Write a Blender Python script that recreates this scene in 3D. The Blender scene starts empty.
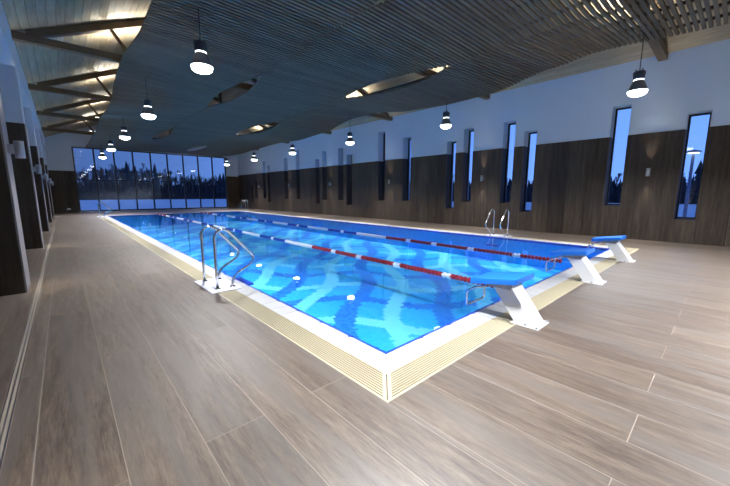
import bpy, bmesh, math, random
from mathutils import Vector, Matrix
random.seed(7)
R = math.radians
scn = bpy.context.scene
col = scn.collection

# ------------------------------------------------------------------ camera
cam_d = bpy.data.cameras.new('camera')
cam = bpy.data.objects.new('camera', cam_d)
col.objects.link(cam)
cam.location = (-1.995, -1.913, 1.418)
cam.rotation_euler = (R(90 - 8.55), 0, R(-42.32))
cam_d.sensor_width = 36.0
cam_d.lens = 16.205
cam_d.clip_start = 0.05
cam_d.clip_end = 900
scn.camera = cam

# ------------------------------------------------------------------ world: blue dusk sky
world = bpy.data.worlds.new('dusk_sky')
scn.world = world
world.use_nodes = True
wn = world.node_tree.nodes; wl = world.node_tree.links
wn.clear()
w_out = wn.new('ShaderNodeOutputWorld'); w_bg = wn.new('ShaderNodeBackground')
w_tc = wn.new('ShaderNodeTexCoord'); w_sep = wn.new('ShaderNodeSeparateXYZ'); w_rmp = wn.new('ShaderNodeValToRGB')
wl.new(w_tc.outputs['Generated'], w_sep.inputs[0])
wl.new(w_sep.outputs['Z'], w_rmp.inputs[0])
w_az = wn.new('ShaderNodeMapRange'); w_az.inputs[1].default_value = 0.0; w_az.inputs[2].default_value = 1.0; w_az.inputs[3].default_value = .46; w_az.inputs[4].default_value = 1.50
wl.new(w_sep.outputs['X'], w_az.inputs[0]); wl.new(w_az.outputs[0], w_bg.inputs[1])      # the sky is lighter towards the sunset side
wl.new(w_rmp.outputs[0], w_bg.inputs[0]); wl.new(w_bg.outputs[0], w_out.inputs[0])
e = w_rmp.color_ramp.elements
e[0].position = 0.0; e[0].color = (0.175, 0.36, 0.92, 1)
e[1].position = 0.6; e[1].color = (0.09, 0.23, 0.78, 1)

# ------------------------------------------------------------------ exposure
vs = scn.view_settings
vs.view_transform = 'Standard'; vs.look = 'None'; vs.gamma = 1.0; vs.use_curve_mapping = False
vs.exposure = 0.0
PENDANT_W = 1900.0      # each pendant lamp
SCONCE_W = 100.0        # each beam of a wall light
UPLIGHT_W = 620.0       # each fitting above the slats

# ------------------------------------------------------------------ node helpers
class Mat:
    def __init__(self, name):
        self.m = bpy.data.materials.new(name); self.m.use_nodes = True
        self.t = self.m.node_tree; self.n = self.t.nodes; self.n.clear()
        self.out = self.n.new('ShaderNodeOutputMaterial')
    def node(self, kind, **kw):
        x = self.n.new(kind)
        for k, v in kw.items(): setattr(x, k, v)
        return x
    def link(self, a, b): self.t.links.new(a, b)
    def put(self, sock, v):
        if isinstance(v, bpy.types.NodeSocket): self.link(v, sock)
        else: sock.default_value = v
    def math(self, op, a, b=None, c=None):
        x = self.node('ShaderNodeMath', operation=op)
        self.put(x.inputs[0], a)
        if b is not None: self.put(x.inputs[1], b)
        if c is not None: self.put(x.inputs[2], c)
        return x.outputs[0]
    def mix(self, f, a, b):
        x = self.node('ShaderNodeMix', data_type='RGBA')
        self.put(x.inputs[0], f)
        self.put(x.inputs[6], a if isinstance(a, bpy.types.NodeSocket) else (*a, 1))
        self.put(x.inputs[7], b if isinstance(b, bpy.types.NodeSocket) else (*b, 1))
        return x.outputs[2]
    def pos(self):
        g = self.node('ShaderNodeNewGeometry'); return g.outputs['Position']
    def xyz(self, v):
        s = self.node('ShaderNodeSeparateXYZ'); self.link(v, s.inputs[0]); return s.outputs
    def comb(self, x, y, z):
        c = self.node('ShaderNodeCombineXYZ')
        for i, v in enumerate((x, y, z)): self.put(c.inputs[i], v)
        return c.outputs[0]
    def noise(self, vec, scale, detail=3, rough=.55):
        x = self.node('ShaderNodeTexNoise'); self.link(vec, x.inputs['Vector'])
        x.inputs['Scale'].default_value = scale; x.inputs['Detail'].default_value = detail; x.inputs['Roughness'].default_value = rough
        return x.outputs['Fac']
    def rand(self):
        return self.node('ShaderNodeObjectInfo').outputs['Random']
    def ramp(self, f, stops):
        x = self.node('ShaderNodeValToRGB'); self.put(x.inputs[0], f)
        el = x.color_ramp.elements
        while len(el) < len(stops): el.new(0.5)
        for q, (p, c) in zip(el, stops): q.position = p; q.color = (*c, 1)
        return x.outputs[0]
    def bsdf(self, color, rough=.5, metal=0.0, spec=.5, bump=None, bump_s=.1, coat=0.0):
        b = self.node('ShaderNodeBsdfPrincipled')
        self.put(b.inputs['Base Color'], color if isinstance(color, bpy.types.NodeSocket) else (*color, 1))
        self.put(b.inputs['Roughness'], rough); b.inputs['Metallic'].default_value = metal
        b.inputs['Specular IOR Level'].default_value = spec
        b.inputs['Coat Weight'].default_value = coat
        if bump is not None:
            n = self.node('ShaderNodeBump'); n.inputs['Strength'].default_value = bump_s; n.inputs['Distance'].default_value = .01
            self.link(bump, n.inputs['Height']); self.link(n.outputs[0], b.inputs['Normal'])
        self.link(b.outputs[0], self.out.inputs[0]); return b

def plain(name, c, rough=.5, metal=0., var=.06, scale=9., spec=.5):
    M = Mat(name); nz = M.noise(M.pos(), scale)
    a = tuple(max(0, v * (1 - var)) for v in c); b = tuple(min(1, v * (1 + var)) for v in c)
    M.bsdf(M.mix(nz, a, b), rough, metal, spec); return M.m

def wood(name, stops, axis, rough=.45, rnd=.5, stretch=(7., .45), spec=.5, bump_s=.06, scale=1.0, grey=None, fine=.38):
    """long-grained wood; axis = direction of the grain in world space"""
    M = Mat(name); p = M.xyz(M.pos()); r = M.rand()
    off = M.math('MULTIPLY', r, 37.0)
    hi, lo = stretch
    s = [hi, hi, hi]; s['xyz'.index(axis)] = lo
    v = M.comb(M.math('MULTIPLY_ADD', p[0], s[0], off), M.math('MULTIPLY_ADD', p[1], s[1], off), M.math('MULTIPLY_ADD', p[2], s[2], off))
    n1 = M.noise(v, 1.6 * scale, 5, .62); n2 = M.noise(v, 7.0 * scale, 4, .7)
    f = M.math('ADD', M.math('MULTIPLY', n1, 1 - fine), M.math('MULTIPLY', n2, fine))
    f = M.math('ADD', f, M.math('MULTIPLY', M.math('SUBTRACT', r, .5), rnd * .3))
    c = M.ramp(f, stops)
    if grey: c = M.mix(M.math('MULTIPLY', M.ramp(M.noise(v, .45 * scale, 2), [(.45, (0, 0, 0)), (.62, (1, 1, 1))]), .55), c, grey)      # weathered grey streaks
    M.bsdf(c, M.math('MULTIPLY_ADD', n2, .18, rough - .09), 0, spec, n2, bump_s); return M.m

def emit(name, c, s):
    M = Mat(name); x = M.node('ShaderNodeEmission'); x.inputs[0].default_value = (*c, 1); x.inputs[1].default_value = s
    M.link(x.outputs[0], M.out.inputs[0]); return M.m

def clear(name, tint, ior, rough=0.0, bump=0.0, bscale=2.0):
    """see-through sheet that mirrors by Fresnel"""
    M = Mat(name); fr = M.node('ShaderNodeFresnel'); fr.inputs[0].default_value = ior
    tr = M.node('ShaderNodeBsdfTransparent'); tr.inputs[0].default_value = (*tint, 1)
    gl = M.node('ShaderNodeBsdfGlossy'); gl.inputs['Roughness'].default_value = rough
    if bump:
        n = M.node('ShaderNodeBump'); n.inputs['Strength'].default_value = bump; n.inputs['Distance'].default_value = .05
        M.link(M.noise(M.pos(), bscale, 2), n.inputs['Height'])
        M.link(n.outputs[0], gl.inputs['Normal']); M.link(n.outputs[0], fr.inputs['Normal'])
    mx = M.node('ShaderNodeMixShader'); M.link(fr.outputs[0], mx.inputs[0]); M.link(tr.outputs[0], mx.inputs[1]); M.link(gl.outputs[0], mx.inputs[2])
    M.link(mx.outputs[0], M.out.inputs[0]); return M.m

def mosaic(name, pattern=True):
    M = Mat(name); p = M.xyz(M.pos()); S = .07
    def snap(v): return M.math('MULTIPLY', M.math('FLOOR', M.math('DIVIDE', v, S)), S)
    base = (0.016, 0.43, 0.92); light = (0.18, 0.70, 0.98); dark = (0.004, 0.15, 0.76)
    if pattern:
        row = M.math('FLOOR', M.math('DIVIDE', p[1], S))
        shift = M.math('MULTIPLY', M.math('MODULO', row, 2.0), S / 2)
        x = snap(M.math('ADD', p[0], shift)); y = snap(p[1])
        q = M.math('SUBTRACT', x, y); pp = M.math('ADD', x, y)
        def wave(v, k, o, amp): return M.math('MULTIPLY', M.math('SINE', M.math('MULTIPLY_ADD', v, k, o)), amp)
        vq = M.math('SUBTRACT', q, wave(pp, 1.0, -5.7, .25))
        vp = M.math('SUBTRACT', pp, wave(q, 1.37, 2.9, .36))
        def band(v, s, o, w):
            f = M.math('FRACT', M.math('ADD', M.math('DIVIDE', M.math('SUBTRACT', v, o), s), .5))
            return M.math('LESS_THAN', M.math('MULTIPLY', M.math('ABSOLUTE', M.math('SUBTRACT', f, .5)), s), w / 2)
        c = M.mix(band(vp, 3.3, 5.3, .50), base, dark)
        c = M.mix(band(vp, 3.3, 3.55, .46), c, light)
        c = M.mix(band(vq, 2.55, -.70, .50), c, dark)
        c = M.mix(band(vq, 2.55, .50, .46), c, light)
    else:
        x = snap(p[0]); y = snap(p[1]); c = base
    wn_ = M.node('ShaderNodeTexWhiteNoise'); M.link(M.comb(x, y, snap(p[2])), wn_.inputs['Vector'])
    c = M.mix(M.math('MULTIPLY', wn_.outputs['Value'], .16), c, (0.25, 0.75, .98))
    M.bsdf(c, .35); return M.m

FLOORW = [(.34, (.034, .021, .014)), (.45, (.072, .050, .036)), (.55, (.114, .085, .063)), (.67, (.168, .133, .103))]
CLADW = [(.28, (.014, .010, .0075)), (.45, (.033, .024, .018)), (.58, (.057, .043, .032)), (.75, (.092, .072, .054))]
ROOFW = [(.2, (.14, .108, .068)), (.5, (.28, .225, .15)), (.8, (.41, .345, .245))]
BEAMW = [(.2, (.05, .032, .018)), (.5, (.10, .068, .040)), (.8, (.16, .115, .07))]
SLATW = [(.2, (.058, .045, .032)), (.5, (.108, .086, .062)), (.8, (.17, .138, .102))]
MAT = dict(
    floor=wood('floor_plank_tile', FLOORW, 'y', .46, .22, (9., .8), 1.0, .10, 1.6, (.103, .090, .081), .5),
    grout=plain('pale_grout', (.28, .24, .20), .8),
    coping_grout=plain('grey_coping_grout', (.17, .17, .18), .8), pier_side_shade=plain('pier_paint_in_shade', (.20, .195, .215), .5),
    clad=wood('dark_wood_cladding', CLADW, 'z', .55, .55, (8., .5), .35),
    roof=wood('roof_board_wood', ROOFW, 'y', .6, .5, (7., .6)),
    beam=wood('truss_wood', BEAMW, 'x', .6, .3),
    slat=wood('slat_wood', SLATW, 'x', .65, .6, (8., .7), .3),
    batten=plain('dark_batten', (.03, .027, .024), .7),
    paint=plain('pale_wall_paint', (.50, .595, .71), .7, 0, .03, 2.),
    frame=plain('dark_window_frame', (.012, .013, .018), .4),
    glass=clear('window_glass', (.93, .96, 1.), 1.45),
    water=clear('pool_water_surface', (.90, .985, 1.), 1.33, 0.0, .05, 1.4),
    mosaic=mosaic('pool_mosaic'), mosaic_wall=mosaic('pool_mosaic_wall', False),
    edge=plain('dark_blue_edge_tile', (.012, .05, .42), .3),
    coping=plain('white_coping_tile', (.40, .41, .43), .45, 0, .03),
    grate=plain('cream_plastic_grate', (.43, .38, .262), .5, 0, .03),
    channel=plain('dark_gutter_channel', (.05, .04, .022), .8),
    chrome=plain('polished_steel', (.72, .74, .78), .14, 1.0, .02),
    steel=plain('brushed_steel', (.42, .44, .48), .35, 1.0, .04),
    drainsteel=plain('dull_drain_steel', (.12, .125, .15), .45, 1.0, .04),
    slot=plain('dark_drain_slot', (.02, .02, .022), .7),
    plate=plain('pale_plastic_plate', (.66, .69, .80), .4, 0, .03),
    white=plain('white_coated_steel', (.82, .83, .85), .35, 0, .02),
    blue=plain('blue_platform', (.012, .17, .72), .38, 0, .05),
    bracket=plain('grey_bracket', (.22, .23, .25), .5),
    red=plain('red_float', (.30, .015, .028), .4), bluef=plain('navy_float', (.015, .05, .36), .4), whitef=plain('white_float', (.80, .82, .86), .4),
    housing=plain('dark_lamp_housing', (.035, .045, .08), .45), bell=plain('grey_lamp_reflector', (.22, .24, .28), .35, .3),
    lens=emit('lamp_lens_glow', (.93, .97, 1.), 14.0), ring=emit('lamp_ring_glow', (.9, .95, 1.), 5.0),
    sconce=plain('grey_wall_light_metal', (.34, .36, .42), .4, .4), sconce_lens=emit('wall_light_glow', (1., .90, .74), 8.0),
    uplight=plain('uplight_body', (.5, .5, .5), .5), tube=emit('uplight_tube_glow', (1., .96, .86), 6.0),
    snow=plain('snow', (.92, .94, .97), .9), conifer=plain('dark_conifer_needles', (.03, .04, .06), .9), bark=plain('dark_bark', (.06, .06, .075), .9),
    bushes=plain('dark_brush', (.03, .03, .04), .9), pole=plain('lamp_post_paint', (.20, .24, .35), .5), outer=plain('outside_plinth', (.06, .06, .07), .8), cord=plain('black_cord', (.01, .01, .012), .6),
    streetglow=emit('street_lamp_glow', (.9, .95, 1.), 2.5),
)

# ------------------------------------------------------------------ mesh helpers
class MB:
    def __init__(self): self.v = []; self.f = []
    def box(self, x0, x1, y0, y1, z0, z1):
        i = len(self.v)
        self.v += [(x, y, z) for z in (z0, z1) for y in (y0, y1) for x in (x0, x1)]
        self.f += [tuple(i + k for k in q) for q in ((0, 2, 3, 1), (4, 5, 7, 6), (0, 1, 5, 4), (2, 6, 7, 3), (0, 4, 6, 2), (1, 3, 7, 5))]
        return self
    def hexa(self, pts):  # 8 points: bottom 4 ccw, top 4 ccw
        i = len(self.v); self.v += [tuple(p) for p in pts]
        self.f += [tuple(i + k for k in q) for q in ((3, 2, 1, 0), (4, 5, 6, 7), (0, 1, 5, 4), (1, 2, 6, 5), (2, 3, 7, 6), (3, 0, 4, 7))]
        return self
    def bar(self, a, b, w, h, up=(0, 0, 1)):
        a = Vector(a); b = Vector(b); d = (b - a).normalized(); s = d.cross(Vector(up)).normalized(); u = s.cross(d)
        P = lambda p, i, j: p + s * (i * w / 2) + u * (j * h / 2)
        return self.hexa([P(a, -1, -1), P(a, 1, -1), P(b, 1, -1), P(b, -1, -1), P(a, -1, 1), P(a, 1, 1), P(b, 1, 1), P(b, -1, 1)])
    def tube(self, pts, r, n=10, caps=True):
        pts = [Vector(p) for p in pts]; base = len(self.v); m = len(pts)
        rr = r if isinstance(r, (list, tuple)) else [r] * m
        d0 = (pts[1] - pts[0]).normalized(); nrm = d0.orthogonal().normalized()
        for i, p in enumerate(pts):
            d = (pts[min(i + 1, m - 1)] - pts[max(i - 1, 0)]).normalized()
            nrm = (nrm - d * nrm.dot(d)).normalized(); bn = d.cross(nrm)
            for k in range(n):
                a = 2 * math.pi * k / n; self.v.append(tuple(p + (nrm * math.cos(a) + bn * math.sin(a)) * rr[i]))
        for i in range(m - 1):
            for k in range(n):
                a = base + i * n + k; b = base + i * n + (k + 1) % n
                self.f.append((a, b, b + n, a + n))
        if caps:
            self.f.append(tuple(base + k for k in reversed(range(n)))); self.f.append(tuple(base + (m - 1) * n + k for k in range(n)))
        return self
    def lathe(self, prof, n=24, c=(0, 0, 0), caps=True):  # prof: (radius, z)
        base = len(self.v); m = len(prof)
        for r, z in prof:
            for k in range(n):
                a = 2 * math.pi * k / n; self.v.append((c[0] + r * math.cos(a), c[1] + r * math.sin(a), c[2] + z))
        for i in range(m - 1):
            for k in range(n):
                a = base + i * n + k; b = base + i * n + (k + 1) % n
                self.f.append((a, b, b + n, a + n))
        if caps:
            self.f.append(tuple(base + k for k in reversed(range(n)))); self.f.append(tuple(base + (m - 1) * n + k for k in range(n)))
        return self
    def mesh(self, name, mat, smooth=False):
        me = bpy.data.meshes.new(name); me.from_pydata(self.v, [], self.f)
        bm = bmesh.new(); bm.from_mesh(me); bmesh.ops.recalc_face_normals(bm, faces=bm.faces); bm.to_mesh(me); bm.free()
        me.materials.append(MAT[mat] if isinstance(mat, str) else mat)
        if smooth:
            for p in me.polygons: p.use_smooth = len(p.vertices) == 4
        return me
    def build(self, name, mat, parent=None, smooth=False, bevel=0.0):
        o = bpy.data.objects.new(name, self.mesh(name, mat, smooth)); col.objects.link(o)
        if parent is not None: o.parent = parent
        if bevel:
            b = o.modifiers.new('bevel', 'BEVEL'); b.width = bevel; b.segments = 2; b.limit_method = 'ANGLE'
        return o

def tag(o, label=None, cat=None, group=None, kind=None):
    if label: o['label'] = label
    if cat: o['category'] = cat
    if group: o['group'] = group
    if kind: o['kind'] = kind
    return o
def empty(name, loc=(0, 0, 0), rz=0.0):
    o = bpy.data.objects.new(name, None); col.objects.link(o); o.location = loc; o.rotation_euler.z = rz
    o.empty_display_size = .1; return o
def copy_tree(o, parent=None):
    c = o.copy(); col.objects.link(c); c.parent = parent
    for ch in [x for x in o.children]: copy_tree(ch, c)
    return c
UNIT = {}
def piece(name, mat, parent, x0, x1, y0, y1, z0, z1):
    """a box piece that shares one unit mesh for each material"""
    if mat not in UNIT: UNIT[mat] = MB().box(-.5, .5, -.5, .5, -.5, .5).mesh('piece_' + mat, mat)
    o = bpy.data.objects.new(name, UNIT[mat]); col.objects.link(o); o.parent = parent
    o.location = ((x0 + x1) / 2, (y0 + y1) / 2, (z0 + z1) / 2); o.scale = (x1 - x0, y1 - y0, z1 - z0); return o
def lamp(kind, name, loc, watts, color, parent=None, rot=(0, 0, 0), **kw):
    d = bpy.data.lights.new(name, kind); d.energy = watts; d.color = color
    for k, v in kw.items(): setattr(d, k, v)
    o = bpy.data.objects.new(name, d); col.objects.link(o); o.location = loc; o.rotation_euler = rot
    if parent is not None: o.parent = parent
    return o
def interp(knots, y):
    if y <= knots[0][0]: return knots[0][1]
    if y >= knots[-1][0]: return knots[-1][1]
    for i in range(len(knots) - 1):
        y0, z0 = knots[i]; y1, z1 = knots[i + 1]
        if y0 <= y <= y1:
            t = (y - y0) / (y1 - y0); s = t * t * (3 - 2 * t); return z0 + (z1 - z0) * s

# ================================================================== dimensions
PW, PL = 8.5, 25.0            # pool
XL, XR = -2.53, 11.10          # pool side of the left arcade, face of the right wall
YF, YB = 31.2, -7.0           # far and back wall
MOD = [-.20, 5.12, 10.44, 15.76, 21.08, 26.40]   # trusses, wall lights, piers
ROOF0, SLOPE, RIDGE = 5.36, .42, 4.30
def roof_z(x): return ROOF0 + SLOPE * ((x - XL) if x < RIDGE else (XR - x))

# ================================================================== FLOOR with single plank tiles
G0, G1 = -.49, -.235          # outer and inner line of the gutter grate
floor = MB()
for (a, b, c, d) in ((-5.6, G0, YB, YF), (PW - G0, XR + .02, YB, YF), (G0, PW - G0, YB, G0), (G0, PW - G0, PL - G0, YF)):
    floor.box(a, b, c, d, -.12, -.0008)
floor = tag(floor.build('floor', 'grout'), kind='structure')
TW, TL = .36, 3.29
DRX0, DRX1 = -2.435, -2.375
def rects_for_row(x0, x1):
    """parts of a tile row left over by the pool and the drain: list of (x0, x1, y0, y1)"""
    out = []
    for (a, b, c, d) in ((-5.6, DRX0, YB, YF), (DRX1, G0, YB, YF), (G0, PW - G0, YB, G0), (G0, PW - G0, PL - G0, YF), (PW - G0, XR - .02, YB, YF)):
        lo, hi = max(x0, a), min(x1, b)
        if hi - lo > .015: out.append((lo, hi, c, d))
    return out
J = .005
for i in range(-15, 33):
    x0 = -.45 + i * TW; x1 = x0 + TW
    yst = -1.67 if i % 2 == 0 else -.04
    for (a, b, c, d) in rects_for_row(x0, x1):
        k = math.floor((c - yst) / TL)
        while yst + k * TL < d:
            y0 = max(c, yst + k * TL); y1 = min(d, yst + (k + 1) * TL); k += 1
            if y1 - y0 > .02 and y1 > -3.4 and not (b < -3.6 and y1 < 2):
                piece('plank_tile', 'floor', floor, a + J / 2, b - J / 2, y0 + J / 2, y1 - J / 2, -.004, 0)

# floor drain on the left
dr = empty('slot_drain', (0, 0, 0)); tag(dr, 'long steel slot drain set in the floor beside the piers', 'drain')
piece('channel', 'slot', dr, DRX0, DRX1, -4, YF - .1, -.02, -.006)
for xx in (DRX0 + .001, DRX0 + .026, DRX1 - .009): piece('rail', 'drainsteel', dr, xx, xx + .008, -4, YF - .1, -.006, .001)

# ================================================================== POOL
basin = MB(); D = -.80
basin.box(-.25, PW + .25, -.25, PL + .25, D - .1, D)
basin = tag(basin.build('pool_floor', 'mosaic'), kind='structure')
bws = []
for (a, b, c, d) in ((-.22, 0, -.22, PL + .22), (PW, PW + .22, -.22, PL + .22), (0, PW, -.22, 0), (0, PW, PL, PL + .22)):
    bws.append(tag(MB().box(a, b, c, d, D, -.03).build('pool_wall', 'mosaic_wall'), kind='structure'))
for q, a in zip(bws, ((0, .045, 0, PL), (PW - .045, PW, 0, PL), (.045, PW - .045, 0, .045), (.045, PW - .045, PL - .045, PL))):
    piece('edge_tile', 'edge', q, a[0], a[1], a[2], a[3], -.06, -.012)
wt = MB(); wt.v = [(.046, .046, -.018), (PW - .046, .046, -.018), (PW - .046, PL - .046, -.018), (.046, PL - .046, -.018)]; wt.f = [(0, 1, 2, 3)]
tag(wt.build('pool_water', 'water'), 'clear still water filling the long blue mosaic swimming pool', 'water', kind='stuff')
# coping of single white tiles
cop = MB()
for (a, b, c, d) in ((G1, 0, G1, PL - G1), (PW, PW - G1, G1, PL - G1), (0, PW, G1, 0), (0, PW, PL, PL - G1)): cop.box(a, b, c, d, -.03, -.008)
cop = tag(cop.build('trim_1', 'coping_grout'), 'white tiled coping around the pool edge', kind='structure')
CL = .25
for k in range(int(PL / CL)):
    for (a, b) in ((G1, 0), (PW, PW - G1)): piece('coping_tile', 'coping', cop, a + .003, b - .003, k * CL + .003, (k + 1) * CL - .003, -.008, 0)
n = 34
for k in range(n):
    w = PW / n
    for (c, d) in ((G1, 0), (PL, PL - G1)): piece('coping_tile', 'coping', cop, k * w + .003, (k + 1) * w - .003, c + .003, d - .003, -.008, 0)
for sx in (0, 1):
    for sy in (0, 1):      # mitred corners, two triangles each
        cx, cy = (PW if sx else 0), (PL if sy else 0); ox = cx + (.235 if sx else -.235); oy = cy + (.235 if sy else -.235)
        for tri in (((cx, cy), (ox, oy), (cx, oy)), ((cx, cy), (ox, cy), (ox, oy))):
            g = Vector((sum(p[0] for p in tri) / 3, sum(p[1] for p in tri) / 3)); q = [g + (Vector(p) - g) * .985 for p in tri]
            m = MB(); m.v = [(p.x, p.y, z) for z in (-.008, 0) for p in q]; m.f = [(0, 1, 2), (3, 5, 4), (0, 3, 4, 1), (1, 4, 5, 2), (2, 5, 3, 0)]
            m.build('corner_tile', 'coping', cop)
# studs of the blue edge
for k in range(1, 50, 1):
    for q, x in ((bws[0], .0), (bws[1], PW)): piece('edge_stud', 'edge', q, x - .014, x + .014, k * .5 - .018, k * .5 + .018, -.03, .003)
n = 17
for k in range(1, n):
    piece('edge_stud', 'edge', bws[2], k * PW / n - .018, k * PW / n + .018, -.014, .014, -.03, .003)

# overflow gutter grates: long bars parallel to the edge, one grate for each side
NB = 11
def grate(side, label):
    g = empty('gutter_grate', (0, 0, 0)); tag(g, label, 'grate', 'cream gutter grates around the pool')
    def P(u, v):  # u along the side, v outward distance from the water's edge
        return {'left': (-v, u), 'right': (PW + v, u), 'near': (u, -v), 'far': (u, PL + v)}[side]
    L = PL if side in ('left', 'right') else PW
    W = .49 - .235
    for k in range(NB):
        v0 = .237 + k * W / NB; v1 = v0 + W / NB * .52; e0 = v0 - .03
        m = MB(); q = [P(-e0, v0), P(L + e0, v0), P(L + e0, v1), P(-e0, v1)]
        if k == NB - 1: v1 = .489; q = [P(-v0, v0), P(L + v0, v0), P(L + v1, v1), P(-v1, v1)]
        m.v = [(p[0], p[1], z) for z in (-.03, 0) for p in q]
        m.f = [(0, 1, 2, 3), (4, 5, 6, 7), (0, 1, 5, 4), (1, 2, 6, 5), (2, 3, 7, 6), (3, 0, 4, 7)]
        m.build('grate_bar', 'grate', g)
    for (s, u0) in ((-1, 0), (1, L)):     # mitred end plates
        m = MB(); a, b = .237, .488
        q = [P(u0 + s * (a - .006), a), P(u0 + s * (b - .006), b), P(u0 + s * (b - .045), b), P(u0 + s * (a - .045), a)]
        m.v = [(p[0], p[1], z) for z in (-.03, .001) for p in q]
        m.f = [(0, 1, 2, 3), (4, 5, 6, 7), (0, 1, 5, 4), (1, 2, 6, 5), (2, 3, 7, 6), (3, 0, 4, 7)]
        m.build('end_plate', 'grate', g)
    m = MB()
    for u in [x * .25 for x in range(1, int(L / .25))]:
        a = P(u - .005, .24); b = P(u + .005, .485)
        m.box(min(a[0], b[0]), max(a[0], b[0]), min(a[1], b[1]), max(a[1], b[1]), -.032, -.022)
    tag(m.build('cross_rib', 'grate', g), kind='stuff')
for s, l in (('left', 'cream slotted gutter grate on the pool side facing the piers'), ('near', 'cream slotted gutter grate under the starting blocks'),
             ('right', 'cream slotted gutter grate on the pool side facing the slit windows'), ('far', 'cream slotted gutter grate on the pool end at the glazed wall')): grate(s, l)
ch = MB()
for (a, b, c, d) in ((G0, G1, G0, PL - G0), (PW - G1, PW - G0, G0, PL - G0), (G1, PW - G1, G0, G1), (G1, PW - G1, PL - G1, PL - G0)): ch.box(a, b, c, d, -.12, -.034)
tag(ch.build('trim_2', 'channel'), 'gutter channel under the grates', kind='structure')

# ================================================================== RIGHT WALL with slit windows
CLZ = 3.2
WIN = [(-1.35, -.88, .67, 3.65), (.40, .87, 1.02, 4.13), (3.10, 3.55, .71, 3.73), (3.90, 4.37, 1.03, 4.18), (5.65, 6.12, 1.05, 4.15), (6.49, 6.96, .71, 3.75),
       (9.07, 9.60, 1.04, 4.20), (10.88, 11.40, 1.02, 4.75), (13.65, 14.18, .71, 3.80), (14.50, 15.02, 1.01, 4.23), (16.28, 16.78, 1.00, 4.22), (17.10, 17.58, .70, 3.76),
       (19.65, 20.15, .98, 4.60), (21.40, 21.95, 1.0, 4.17), (24.45, 24.90, .70, 3.75), (25.25, 25.72, 1.0, 4.19), (27.0, 27.45, .95, 2.60), (27.85, 28.30, .60, 2.25)]
DEP = .46
wr = MB(); X0, X1 = XR + .02, XR + .02 + DEP + .12
ys = [YB] + [v for w in WIN for v in w[:2]] + [YF + .4]
for i in range(len(ys) - 1):
    y0, y1 = ys[i], ys[i + 1]
    if i % 2 == 0: wr.box(X0, X1, y0, y1, -.3, 5.41)
    else:
        w = WIN[i // 2]; wr.box(X0, X1, y0, y1, -.3, w[2]); wr.box(X0, X1, y0, y1, w[3], 5.41)
wr = tag(wr.build('wall_right', 'paint'), kind='structure')
# cladding: single vertical panels, cut at the windows
cuts = sorted(set([YB] + [v for w in WIN for v in w[:2]] + [YF]))
for i in range(len(cuts) - 1):
    y0, y1 = cuts[i], cuts[i + 1]
    w = next((q for q in WIN if abs(q[0] - y0) < 1e-6 and abs(q[1] - y1) < 1e-6), None)
    n = max(1, round((y1 - y0) / .6)); s = (y1 - y0) / n
    for k in range(n):
        a, b = y0 + k * s, y0 + (k + 1) * s
        if b < -4: continue
        if w is None: piece('cladding_panel', 'clad', wr, XR, X0, a + .001, b - .001, 0, CLZ)
        else:
            piece('cladding_panel', 'clad', wr, XR, X0, a + .001, b - .001, 0, w[2])
            if w[3] < CLZ: piece('cladding_panel', 'clad', wr, XR, X0, a + .001, b - .001, w[3], CLZ)
for i, (y0, y1, z0, z1) in enumerate(WIN):
    zt = min(z1, CLZ)
    for (a, b) in ((y0, y0 + .012), (y1 - .012, y1)): piece('reveal_panel', 'clad', wr, X0, X0 + DEP, a, b, z0, zt)
    piece('reveal_panel', 'clad', wr, X0, X0 + DEP, y0, y1, z0, z0 + .012)
    win = tag(empty('window_%d' % (i + 1), (X0 + DEP, (y0 + y1) / 2, z0)), kind='structure')
    fr = MB(); ya, yb, za, zb, t = (y0 - y1) / 2, (y1 - y0) / 2, .012, z1 - z0, .05
    fr.box(-.06, 0, ya, yb, za, za + t).box(-.06, 0, ya, yb, zb - t, zb).box(-.06, 0, ya, ya + t, za + t, zb - t).box(-.06, 0, yb - t, yb, za + t, zb - t)
    fr.build('window_frame', 'frame', win)
    MB().box(-.046, -.026, ya + t, yb - t, za + t, zb - t).build('pane', 'glass', win)

# ================================================================== LEFT ARCADE
wl_ = tag(MB().box(XL - .6, XL, YB, YF, 4.47, ROOF0 - .02).build('wall_left', 'paint'), kind='structure')
for y in [MOD[0] - 5.32] + MOD:
    if y + .3 > YF: continue
    p = MB().box(XL - 1.0, XL, y - .32, y + .28, 0, 4.47).build('pier', 'paint', wl_)
    z = 3.14
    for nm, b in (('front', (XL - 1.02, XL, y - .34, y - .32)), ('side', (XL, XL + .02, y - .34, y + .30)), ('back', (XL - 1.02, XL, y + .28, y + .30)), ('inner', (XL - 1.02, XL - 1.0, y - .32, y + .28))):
        piece('cladding_panel', 'pier_side_shade' if nm == 'side' else 'clad', p, *b, 0, z)  # side piece is no cladding: shade on the painted face put into grey
tag(MB().box(-5.8, -5.6, YB, YF, -.1, 5.3).box(-5.8, XL - .6, YB, YF, 4.6, 4.8).build('wall_aisle', 'paint'), kind='structure')

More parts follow.
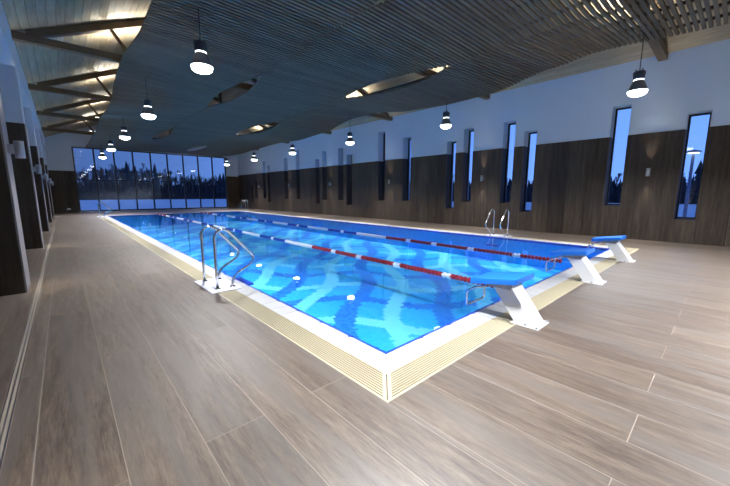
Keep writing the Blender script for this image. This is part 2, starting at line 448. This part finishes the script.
# ================================================================== FAR WALL with glazing
GX0, GX1, GZ0, GZ1 = -1.17, 9.95, .05, 4.86
wf = MB().box(-5.8, GX0, YF, YF + .4, -.2, 5.5).box(GX1, XR + .6, YF, YF + .4, -.2, 5.5).box(GX0, GX1, YF, YF + .4, GZ1, 5.5).box(GX0, GX1, YF, YF + .4, -.2, GZ0)
i = len(wf.v)
wf.v += [(XL - .4, yy, 5.5) for yy in (YF, YF + .4)] + [(RIDGE, yy, 8.6) for yy in (YF, YF + .4)] + [(XR + .5, yy, 5.5) for yy in (YF, YF + .4)]
wf.f += [(i, i + 2, i + 4), (i + 1, i + 5, i + 3), (i, i + 1, i + 3, i + 2), (i + 2, i + 3, i + 5, i + 4), (i, i + 4, i + 5, i + 1)]
wf = tag(wf.build('wall_far', 'paint'), kind='structure')
for (a, b) in ((-5.6, GX0), (GX1, XR)):
    n = max(1, round((b - a) / .6)); s = (b - a) / n
    for k in range(n): piece('cladding_panel', 'clad', wf, a + k * s + .001, a + (k + 1) * s - .001, YF - .02, YF, 0, 3.08)
gw = tag(empty('window_19', ((GX0 + GX1) / 2, YF + .1, GZ0)), kind='structure')
hx = (GX1 - GX0) / 2; zz = GZ1 - GZ0; zm = 2.44 - GZ0
f = MB().box(-hx, hx, -.05, .05, 0, .09).box(-hx, hx, -.05, .05, zz - .08, zz); f.build('window_frame', 'frame', gw)
MB().box(-hx, hx, -.04, .04, zm - .035, zm + .035).build('transom', 'frame', gw)
NC = 9
for k in range(NC + 1):
    x = -hx + k * 2 * hx / NC; t = .05 if 0 < k < NC else .09
    MB().box(x - t, x + t, -.06, .06, .09, zz - .08).build('mullion', 'frame', gw)
for k in range(NC):
    a = -hx + k * 2 * hx / NC + .05; b = -hx + (k + 1) * 2 * hx / NC - .05
    for (c, d) in ((.09, zm - .035), (zm + .035, zz - .08)): MB().box(a, b, -.006, .006, c, d).build('pane', 'glass', gw)
tag(MB().box(-5.8, XR + .6, YB - .2, YB, -.2, 8.6).build('wall_back', 'paint'), kind='structure')

# ================================================================== ROOF: boards running the length of the hall
ceil = MB()
for s in (0, 1):
    xa = XL - .7 if s == 0 else XR + .6; za = roof_z(xa) if s == 0 else ROOF0 + SLOPE * (XR - xa)
    if s == 0: za = ROOF0 + SLOPE * (xa - XL)
    zr = ROOF0 + SLOPE * (RIDGE - XL)
    ceil.hexa([(min(xa, RIDGE), YB, (za if s == 0 else zr) + .03), (max(xa, RIDGE), YB, (zr if s == 0 else za) + .03), (max(xa, RIDGE), YF + .4, (zr if s == 0 else za) + .03), (min(xa, RIDGE), YF + .4, (za if s == 0 else zr) + .03),
               (min(xa, RIDGE), YB, (za if s == 0 else zr) + .2), (max(xa, RIDGE), YB, (zr if s == 0 else za) + .2), (max(xa, RIDGE), YF + .4, (zr if s == 0 else za) + .2), (min(xa, RIDGE), YF + .4, (za if s == 0 else zr) + .2)])
ceil = tag(ceil.build('ceiling', 'batten'), kind='structure')
NBD = 40
BOARD = {}
for s in (0, 1):
    x_a = XL if s == 0 else XR + .02
    w = (RIDGE - XL) / NBD
    ang = math.atan(SLOPE) * (-1 if s == 0 else 1)
    for k in range(NBD):
        d = 1 if s == 0 else -1
        xc = x_a + d * (k + .5) * w; zc = ROOF0 + SLOPE * (k + .5) * w
        if 'b' not in BOARD: BOARD['b'] = MB().box(-w / 2 / math.cos(ang) + .004, w / 2 / math.cos(ang) - .004, YB, YF, 0, .03).mesh('roof_board', 'roof')
        o = bpy.data.objects.new('roof_board', BOARD['b']); col.objects.link(o); o.parent = ceil
        o.location = (xc, 0, zc); o.rotation_euler.y = ang

# trusses
def truss(y):
    t = empty('roof_truss', (0, 0, 0))
    tag(t, 'brown timber roof truss spanning from the left piers to the right wall', 'truss', 'timber roof trusses')
    MB().box(XL, XR + .02, -.1, .1, 5.19, 5.37).build('bottom_chord', 'beam', t)
    for s in (0, 1):
        d = 1 if s == 0 else -1; xa = XL if s == 0 else XR
        def Z(x): return roof_z(x) - .01
        xs = [xa + d * .25, RIDGE - d * .02]
        m = MB(); a, b = xs
        m.hexa([(a, -.1, Z(a) - .19), (b, -.1, Z(b) - .19), (b, .1, Z(b) - .19), (a, .1, Z(a) - .19), (a, -.1, Z(a)), (b, -.1, Z(b)), (b, .1, Z(b)), (a, .1, Z(a))])
        m.build('top_chord', 'beam', t)
        for (o1, o2) in ((2.0, 2.5), (4.6, 2.6), (4.7, 5.6)):
            p1 = (xa + d * o1, 0, roof_z(xa + d * o1) - .15); p2 = (xa + d * o2, 0, 5.3)
            MB().bar(p1, p2, .08, .08, (0, 1, 0)).build('strut', 'beam', t)
    MB().box(RIDGE - .06, RIDGE + .06, -.06, .06, 5.3, roof_z(RIDGE) - .15).build('king_post', 'beam', t)
    t.location.y = y
    return t
t0 = truss(MOD[0])
t0['label'] = 'brown timber roof truss from piers to right wall, above the starting blocks'
for k, y in enumerate(MOD[1:]):
    c = copy_tree(t0); c.location.y = y; c['label'] = 'brown timber roof truss from piers to right wall, %s from the glazed wall' % ('first', 'second', 'third', 'fourth', 'fifth')[4 - k]

# ================================================================== SLATTED CANOPIES (three lengthwise bands, wavy)
LZ = [(-4, 4.75), (2, 4.76), (5.4, 4.84), (6.8, 4.78), (9.6, 5.02), (10.9, 4.92), (13.2, 4.50), (15, 4.56), (17, 4.68), (20, 4.48), (25, 4.55), (30, 4.70)]
RZ = [(-4, 4.95), (-1.5, 5.06), (.9, 5.18), (2.0, 5.06), (3.9, 4.75), (5.5, 4.72), (7.3, 4.82), (9.6, 5.09), (11.0, 5.09), (13.7, 4.74), (16.1, 4.65), (18.9, 4.77), (21.9, 4.70), (25.5, 4.60), (30, 4.70)]
def S1Z(y): return 4.76 + .05 * math.sin(2 * math.pi * (y - 1.5) / 10.6)
def S2Z(y): return 4.76 - .05 * math.sin(2 * math.pi * (y - 1.5) / 10.6)
H1 = [(-2.6, 2.9), (7.5, 12.3), (17.8, 22.8)]
H2 = [(3.35, 7.95), (12.6, 18.0), (23.3, 28.0)]
def lens(H, y, w):
    for a, b in H:
        if a < y < b: return w * math.sin(math.pi * (y - a) / (b - a)) ** .9
    return 0.0
XB = [-.45, 2.55, 5.85, 9.05]
PITCH, SW, SH = .110, .062, .045
NS = 300; YS0 = -3.1
UNIT_SLAT = MB().box(-.5, .5, -SW / 2, SW / 2, 0, SH).mesh('slat', 'slat')
def band_ends(b, y):
    x0 = XB[b] + (.012 if b else 0); x1 = XB[b + 1] - (.012 if b < 2 else 0)
    if b == 0: z0, z1 = interp(LZ, y), S1Z(y); x1 -= lens(H1, y, .30)
    elif b == 1: z0, z1 = S1Z(y), S2Z(y); x0 += lens(H1, y, .30); x1 -= lens(H2, y, .46)
    else: z0, z1 = S2Z(y), interp(RZ, y); x0 += lens(H2, y, .46)
    return x0, z0, x1, z1
def band_z(b, x, y):
    xa, xb = XB[b], XB[b + 1]
    za, zb = ((interp(LZ, y), S1Z(y)), (S1Z(y), S2Z(y)), (S2Z(y), interp(RZ, y)))[b]
    return za + (zb - za) * (x - xa) / (xb - xa)
BL = ['dark wooden slat canopy band nearest the piers, hung under the roof', 'middle dark wooden slat canopy band between the two rows of leaf-shaped gaps', 'wooden slat canopy band nearest the slit-window wall, rising towards it']
for b in range(3):
    c = empty('slat_canopy', (0, 0, 0)); tag(c, BL[b], 'slat ceiling', 'slat canopy bands under the roof')
    for k in range(NS):
        y = YS0 + k * PITCH
        x0, z0, x1, z1 = band_ends(b, y)
        z0, z1 = band_z(b, x0, y), band_z(b, x1, y)
        o = bpy.data.objects.new('slat', UNIT_SLAT); col.objects.link(o); o.parent = c
        L = math.hypot(x1 - x0, z1 - z0)
        o.location = ((x0 + x1) / 2, y, (z0 + z1) / 2); o.rotation_euler.y = -math.atan2(z1 - z0, x1 - x0); o.scale.x = L
    for q in (.14, .38, .62, .86):
        x = XB[b] + q * (XB[b + 1] - XB[b]); m = MB()
        pts = [(x, YS0 + j * .5, band_z(b, x, YS0 + j * .5) + SH + .03) for j in range(int(NS * PITCH / .5) + 1)]
        for p, r_ in zip(pts[:-1], pts[1:]): m.bar(p, r_, .045, .055)
        m.build('batten', 'batten', c)

# uplights standing on the trusses above the slats
def uplight(x, y, label, tilt):
    u = empty('roof_uplight', (x, y + .45, 5.42)); tag(u, label, 'uplight', 'uplights above the slats')
    MB().box(-.45, .45, -.05, .05, 0, .05).build('body', 'uplight', u)
    MB().box(-.42, .42, -.035, .035, .05, .07).build('tube', 'tube', u)
    MB().box(-.04, .04, -.36, -.05, -.01, .03).build('bracket', 'uplight', u)
    for dx in (-.25, .25):
        lamp('SPOT', 'uplight_light', (dx, 0, .09), UPLIGHT_W / 2, (1., .95, .84), u, (R(180), R(tilt), 0), spot_size=R(150), spot_blend=.8, shadow_soft_size=.05)
ORD = ['first', 'second', 'third', 'fourth', 'fifth', 'sixth']
for k, y in enumerate(MOD):
    uplight(.15, y, 'strip uplight above the slats by the piers, %s truss from the glazed wall' % ORD[5 - k], -15)
for k, y in enumerate(MOD):
    uplight(8.35, y, 'strip uplight above the slats by the slit-window wall, %s truss from the glazed wall' % ORD[5 - k], 15)

# ================================================================== PENDANT LAMPS
LZ0 = 3.80
def pendant():
    t = empty('pendant_lamp', (0, 0, 0))
    tag(t, 'x', 'lamp')
    MB().lathe([(.08, .46), (.112, .45), (.125, .42), (.108, .31), (.100, .275)], 24).build('housing', 'housing', t, True)
    MB().lathe([(.08, .275), (.098, .275), (.098, .25), (.08, .25)], 24).build('light_ring', 'ring', t, True)
    MB().lathe([(.098, .25), (.12, .22), (.15, .14), (.180, .06), (.196, .02), (.192, .015), (.17, .06), (.14, .14), (.09, .24)], 28, caps=False).build('reflector', 'bell', t, True)
    MB().lathe([(.19, .03), (.192, .01), (.18, -.04), (.14, -.075), (.08, -.095), (.02, -.10)], 28).build('lens', 'lens', t, True)
    for k in range(3):
        a = 2 * math.pi * k / 3; MB().box(.07 * math.cos(a) - .012, .07 * math.cos(a) + .012, .07 * math.sin(a) - .012, .07 * math.sin(a) + .012, .45, .50).build('hook', 'housing', t)
    lamp('SPOT', 'pendant_light', (0, 0, -.115), PENDANT_W, (.97, .98, 1.), t, spot_size=R(128), spot_blend=.9, shadow_soft_size=.19)
    return t
LAMPS = [MOD[0] - 5.32] + MOD  # foremost position holds an unseen lamp, added to light the near deck
ORD.append('added unseen seventh')
pend = pendant(); first = True
for (x, lab, b) in ((.22, 'bell pendant lamp over the pool edge by the piers', 0), (8.32, 'bell pendant lamp on a cord by the slit-window wall', 2)):
    for k, y in enumerate(LAMPS):
        if k < 1 and b == 0: continue
        o = pend if first else copy_tree(pend); first = False
        o.location = (x, y + .03, LZ0); o['label'] = lab + ', ' + ORD[6 - k] + ' from the glazing'; o['group'] = 'pendant lamps by the piers' if b == 0 else 'pendant lamps by the slit-window wall'
        zc = band_z(b, x, y) - LZ0
        MB().tube([(0, 0, .46), (.004, 0, .46 + (zc - .46) * .5), (0, 0, zc)], .009, 6).build('cord', 'cord', o)

for x in (2.6, 5.4):  # added lamps out of view, stronger than the rows, to brighten the near deck
    o = copy_tree(pend)
    for ch in [c for c in o.children if c.name.startswith('cord')]: bpy.data.objects.remove(ch)
    fl = [c for c in o.children if c.type == 'LIGHT'][0]; fl.data = fl.data.copy(); fl.data.energy = PENDANT_W * 2.0
    o.location = (x, -3.9, LZ0); o['label'] = 'added bell pendant lamp, out of view, lighting the deck behind the starting blocks'; o['group'] = 'added lamps lighting the deck behind the blocks'
    MB().tube([(0, 0, .46), (0, 0, roof_z(x) - LZ0)], .009, 6).build('cord', 'cord', o)

# ================================================================== WALL LIGHTS (up and down)
def wall_light(loc, rz, label, group):
    t = empty('wall_light', loc, rz); tag(t, label, 'wall light', group)     # local +X points away from the wall
    MB().box(0, .065, -.045, .045, -.065, .065).build('bracket', 'sconce', t)
    MB().lathe([(.044, -.10), (.044, -.12), (.055, -.12), (.055, .12), (.044, .12), (.044, .10)], 20, (.118, 0, 0), False).build('shade', 'sconce', t, True)
    for s in (-1, 1):
        MB().lathe([(.044, s * .10), (.02, s * .102)], 20, (.118, 0, 0)).build('lens', 'sconce_lens', t)
        lamp('SPOT', 'wall_light_beam', (.118, 0, s * .125), SCONCE_W, (1., .88, .70), t, (0 if s < 0 else R(180), 0, 0), spot_size=R(46), spot_blend=1.0, shadow_soft_size=.03)
for k, y in enumerate(MOD):
    wall_light((XR, y, 2.05), R(180), 'small grey cylinder light on the slit-window wall, %s from the glazed wall' % ORD[5 - k], 'wall lights on the slit-window wall')
for k, y in enumerate(MOD):
    wall_light((XL + .02, y - .02, 2.05), 0, 'small grey cylinder light on the %s pier from the glazed wall' % ORD[5 - k], 'wall lights on the piers')
ol = empty('wall_socket', (-1.75, YF - .02, .28)); tag(ol, 'tiny white socket plate low on the dark wall left of the glazing', 'socket')
MB().box(-.10, .10, -.012, 0, -.05, .05).build('plate', 'white', ol)
MB().box(-.06, -.02, -.016, -.012, -.02, .02).box(.02, .06, -.016, -.012, -.02, .02).build('outlet', 'bracket', ol)

# ================================================================== LANE ROPES
def rope(x, label):
    t = empty('lane_rope', (x, 0, -.01)); tag(t, label, 'lane rope', 'floating lane ropes')
    MB().tube([(0, .04, 0), (0, PL - .04, 0)], .006, 6).build('cable', 'steel', t)
    seg = []
    def red(a, b, marks):
        p = a
        for m in marks: seg.append((p, m, 'red')); seg.append((m, m + .18, 'whitef')); p = m + .18
        seg.append((p, b, 'red'))
    red(.35, 5.56, [1.22, 2.40, 3.56, 4.52])
    p = 5.56
    while p < 18.8:
        seg.append((p, p + 1.48, 'whitef')); seg.append((p + 1.48, p + 2.22, 'bluef')); seg.append((p + 2.22, p + 2.40, 'whitef')); seg.append((p + 2.40, p + 3.22, 'bluef')); p += 3.22
    seg.append((p, p + 1.0, 'whitef')); p += 1.0
    red(p, 24.65, [p + .9, p + 1.9, p + 2.9])
    for a, b, m in seg:
        k = max(1, round((b - a) / .08)); s = (b - a) / k; prof = []
        for j in range(k):
            q = a + j * s; prof += [(.018, q), (.046, q + s * .12), (.046, q + s * .58), (.018, q + s * .74)]
        prof.append((.018, b))
        mb = MB().lathe(prof, 10); mb.v = [(vx, vz, vy) for vx, vy, vz in mb.v]
        mb.build('float_section', m, t)
rope(2.88, 'floating lane rope of red, white and navy floats towards the piers')
rope(5.74, 'floating lane rope of red, white and navy floats towards the slit-window wall')

# ================================================================== STARTING BLOCKS
def block():
    t = empty('starting_block', (0, 0, 0)); tag(t, 'x', 'starting block', 'starting blocks on the pool end')
    # platform tilts down towards the water
    zf, zb, yf, yb, th = .44, .52, .03, -.50, .065
    MB().hexa([(-.245, yb, zb - th), (.245, yb, zb - th), (.245, yf, zf - th), (-.245, yf, zf - th), (-.245, yb, zb), (.245, yb, zb), (.245, yf, zf), (-.245, yf, zf)]).build('platform', 'blue', t, bevel=.008)
    MB().hexa([(-.13, -.40, .36), (.13, -.40, .36), (.13, -.14, .36), (-.13, -.14, .36), (-.15, -.43, .445), (.15, -.43, .445), (.15, -.10, .395), (-.15, -.10, .395)]).build('bracket', 'bracket', t)
    MB().hexa([(-.13, -.68, .012), (.13, -.68, .012), (.13, -.46, .012), (-.13, -.46, .012), (-.13, -.38, .43), (.13, -.38, .43), (.13, -.17, .40), (-.13, -.17, .40)]).build('leg', 'white', t, bevel=.006)
    MB().box(-.155, .155, -.72, -.43, 0, .014).build('base_plate', 'white', t)
    for sx in (-.14, .14):
        for sy in (-.70, -.58): MB().lathe([(.014, .014), (.014, .024), (.008, .026)], 8, (sx, sy, 0)).build('bolt', 'bracket', t)
    L = [(-.21, -.16, .38), (-.21, -.02, .33), (-.21, .07, .27), (-.21, .085, .24), (-.21, .085, .12), (-.205, .085, .10), (-.18, .085, .09), (.18, .085, .09), (.205, .085, .10), (.21, .085, .12), (.21, .085, .24), (.21, .07, .27), (.21, -.02, .33), (.21, -.16, .38)]
    MB().tube(L, .014, 10).build('grip_rail', 'chrome', t, True)
    return t
bl = block(); first = True
for x, lab in ((1.69, 'blue and white starting block of the lane by the piers'), (4.25, 'blue and white starting block of the middle lane'), (6.74, 'blue and white starting block of the lane by the slit-window wall')):
    o = bl if first else copy_tree(bl); first = False
    o.location.x = x; o['label'] = lab

# ================================================================== LADDERS
def arc(c, r, a0, a1, n=8): return [(c[0] + r * math.cos(R(a0 + (a1 - a0) * k / n)), c[1] + r * math.sin(R(a0 + (a1 - a0) * k / n))) for k in range(n + 1)]
def ladder():
    """local +X points to the water, local Y along the pool edge"""
    t = empty('pool_ladder', (0, 0, 0)); tag(t, 'x', 'ladder', 'polished steel pool ladders')
    prof = [(-.43, 0), (-.43, .40), (-.43, .74)] + arc((-.30, .76), .13, 180, 55) + [(-.05, .67), (.07, .53)] + arc((.025, .42), .115, 30, -55, 8) + [(.045, .29), (-.03, .25), (-.10, .22), (-.16, .175), (-.195, .11), (-.208, .05), (-.21, 0)]
    for s in (-.3, .3):
        MB().tube([(p[0], s, p[1]) for p in prof], .021, 12).build('hand_rail', 'chrome', t, True)
        for x in (-.43, -.21): MB().lathe([(.045, 0), (.045, .01), (.024, .022)], 16, (x, s, .012)).build('flange', 'chrome', t, True)
    MB().box(-.56, -.12, -.46, .42, 0, .014).build('foot_plate', 'plate', t, bevel=.005)
    for z in (-.005, -.26, -.50):
        MB().box(.046, .14, -.26, .26, z - .03, z).build('step', 'edge', t)
    return t
ld = ladder(); first = True
for (x, y, rz, lab) in ((0, 3.36, 0, 'polished steel pool ladder by the piers near the starting blocks'), (PW, 3.22, 180, 'polished steel pool ladder by the slit-window wall near the starting blocks'),
                        (0, 24.2, 0, 'polished steel pool ladder by the piers at the glazed end'), (PW, 24.3, 180, 'polished steel pool ladder by the slit-window wall at the glazed end')):
    o = ld if first else copy_tree(ld); first = False
    o.location = (x, y, 0); o.rotation_euler.z = R(rz); o['label'] = lab; o.scale.y = .84 if rz else 1.0

# ================================================================== OUTSIDE: snow, trees, street lamp
sn = MB()
def hill(x, y):
    d = math.hypot(x, y); return -.35 + max(0, d - 130) * .05
GXS = [-120 + 10 * i for i in range(12)] + [-5.8, 3, 11.7] + [20 + 12 * i for i in range(26)]
GYS = [-120 + 10 * i for i in range(12)] + [-7.2, 3, 12, 22, 31.6] + [42 + 12 * i for i in range(24)]
for y in GYS:
    for x in GXS: sn.v.append((x, y, hill(x, y)))
for j in range(len(GYS) - 1):
    for i in range(len(GXS) - 1):
        if -5.9 < GXS[i] and GXS[i + 1] < 11.8 and -7.3 < GYS[j] and GYS[j + 1] < 31.7: continue      # the hall stands here
        a = j * len(GXS) + i; sn.f.append((a, a + 1, a + len(GXS) + 1, a + len(GXS)))
tag(sn.build('ground_snow', 'snow', smooth=True), 'snow covered ground outside the windows', kind='structure')

def conifer_mesh(seed):
    rd = random.Random(seed); m = MB(); n = 9; L = 9
    for k in range(L):
        z0 = .10 + .88 * k / L; z1 = min(1.0, z0 + .20); r = .17 * (1 - k / L) ** .85 + .012; b = len(m.v)
        for q in range(n):
            a = 2 * math.pi * (q + rd.random() * .5) / n; rr = r * (.65 + .6 * rd.random()); m.v.append((rr * math.cos(a), rr * math.sin(a), z0 - .03 * rd.random()))
        m.v.append((0, 0, z1)); m.f += [(b + q, b + (q + 1) % n, b + n) for q in range(n)]
    return m.mesh('crown', 'conifer')
def bare_mesh(seed):
    rd = random.Random(seed); m = MB()
    def grow(p, d, l, r, dep):
        q = p + d * l; m.tube([p, q], [r, r * .6], 3, False)
        if dep == 0: return
        for _ in range(5 if dep > 1 else 7):
            t = .35 + .65 * rd.random(); nd = (d + Vector((rd.uniform(-1, 1), rd.uniform(-1, 1), rd.uniform(-.2, .7))) * .75).normalized()
            grow(p + d * l * t, nd, l * rd.uniform(.4, .62), r * .58, dep - 1)
    grow(Vector((0, 0, .2)), Vector((0, 0, 1)), .45, .03, 3)
    return m.mesh('crown', 'bark')
TRUNK = MB().tube([(0, 0, -.05), (0, 0, .3)], [.018, .014], 6).mesh('trunk', 'bark')
CON = [conifer_mesh(s) for s in range(3)]; BARE = [bare_mesh(s) for s in range(3)]
def tree(x, y, h, k, lab, grp):
    con = k < 3
    t = empty('conifer_tree' if con else 'bare_tree', (x, y, hill(x, y)), random.random() * 6); tag(t, lab, 'tree', grp)
    t.scale = (h, h, h) if con else (h * .62, h * .62, h)
    for nm, me in (('trunk', TRUNK), ('crown', CON[k] if con else BARE[k - 3])):
        o = bpy.data.objects.new(nm, me); col.objects.link(o); o.parent = t
CX, CY = -2., -1.9
def by_angle(deg, dist): return CX + dist * math.sin(R(deg)), CY + dist * math.cos(R(deg))
for row in range(10):                      # seen through the glazed end wall
    d = 138 + row * 7; nt = 15
    for k in range(nt):
        a = -1.5 + 24.0 * (k + .35 + .3 * (row % 3) + random.uniform(-.12, .12)) / nt
        hh = 7.2 + random.random() * 3 + 3.5 * math.exp(-((a - 7) / 5) ** 2) - row * .25; kind = random.choice([0, 2, 3, 4, 5, 3, 4, 5, 3, 4, 5, 4])
        x, y = by_angle(a, d + random.uniform(-1, 1))
        tree(x, y, hh * (1.12 if kind < 3 else 1.0), kind, 'dark conifer in the wood beyond the snow field behind the glazed wall' if kind < 3 else 'bare tree in the wood beyond the snow field behind the glazed wall', 'conifers behind the glazed wall' if kind < 3 else 'bare trees behind the glazed wall')
for (a0, a1, nn) in ((85, 89.5, 12), (76, 81.5, 10), (64, 69.5, 10), (54, 60, 10)):      # seen through the slit windows
    for k in range(nn):
        a = a0 + (a1 - a0) * (k + random.random()) / nn; d = 85 + random.random() * 30; kind = random.choice([0, 1, 2, 3, 4, 5]); x, y = by_angle(a, d)
        tree(x, y, 4.5 + random.random() * 3.5, kind, 'dark conifer beyond the snow behind the slit windows' if kind < 3 else 'bare tree beyond the snow behind the slit windows', 'conifers behind the slit windows' if kind < 3 else 'bare trees behind the slit windows')
# brush along the far edge of the snow field
th = MB(); rd = random.Random(5)
for k in range(3200):
    a = -2 + 92 * rd.random(); d = 141.5 + 7 * rd.randint(1, 8) + rd.uniform(-1.5, 1.5) if a < 25 else rd.uniform(100, 125); x, y = by_angle(a, d); h = rd.uniform(2.0, 6.5); z = hill(x, y) - .1; w = rd.uniform(.5, 1.3); b = len(th.v); t = rd.uniform(0, 6)
    th.v += [(x + w * math.cos(t + q * 2.09), y + w * math.sin(t + q * 2.09), z) for q in range(3)] + [(x + rd.uniform(-.5, .5), y + rd.uniform(-.5, .5), z + h)]
    th.f += [(b, b + 1, b + 3), (b + 1, b + 2, b + 3), (b + 2, b, b + 3)]
tag(th.build('thicket', 'bushes'), 'dense dark undergrowth filling the wood beyond the snow', 'undergrowth', kind='stuff')
br = MB(); rd = random.Random(3)
for k in range(1500):
    a = -2 + 92 * rd.random(); d = rd.uniform(120, 130) if a < 25 else rd.uniform(78, 84); x, y = by_angle(a, d); h = rd.uniform(.8, 2.6); z = hill(x, y); w = rd.uniform(.5, 1.4); b = len(br.v)
    br.v += [(x - w, y, z), (x + w * .6, y - w, z), (x + w * .6, y + w, z), (x + rd.uniform(-.3, .3), y, z + h)]
    br.f += [(b, b + 1, b + 3), (b + 1, b + 2, b + 3), (b + 2, b, b + 3)]
tag(br.build('brush', 'bushes'), 'low dark brush along the edge of the snow field', 'brush', kind='stuff')
# street lamp behind the slit window
lx, ly = 30., .05; lz = hill(lx, ly)
sl = empty('street_lamp', (lx, ly, lz)); tag(sl, 'street lamp with a curved arm behind the lowest slit window', 'street lamp')
MB().tube([(0, 0, 0), (0, 0, 2.2), (0, 0, 4.7)], [.11, .09, .08], 8).build('pole', 'pole', sl, True)
MB().tube([(0, -.1, 4.2)] + [(0, -.1 - 1.3 * (1 - math.cos(R(a))), 4.2 + 1.75 * math.sin(R(a))) for a in range(0, 91, 9)], .06, 6).build('arm', 'pole', sl, True)
MB().lathe([(.05, 4.72), (.36, 4.62), (.40, 4.55), (.30, 4.52)], 16).build('lamp_head', 'pole', sl)
MB().lathe([(.30, 4.52), (.28, 4.46)], 16).build('lens', 'streetglow', sl)
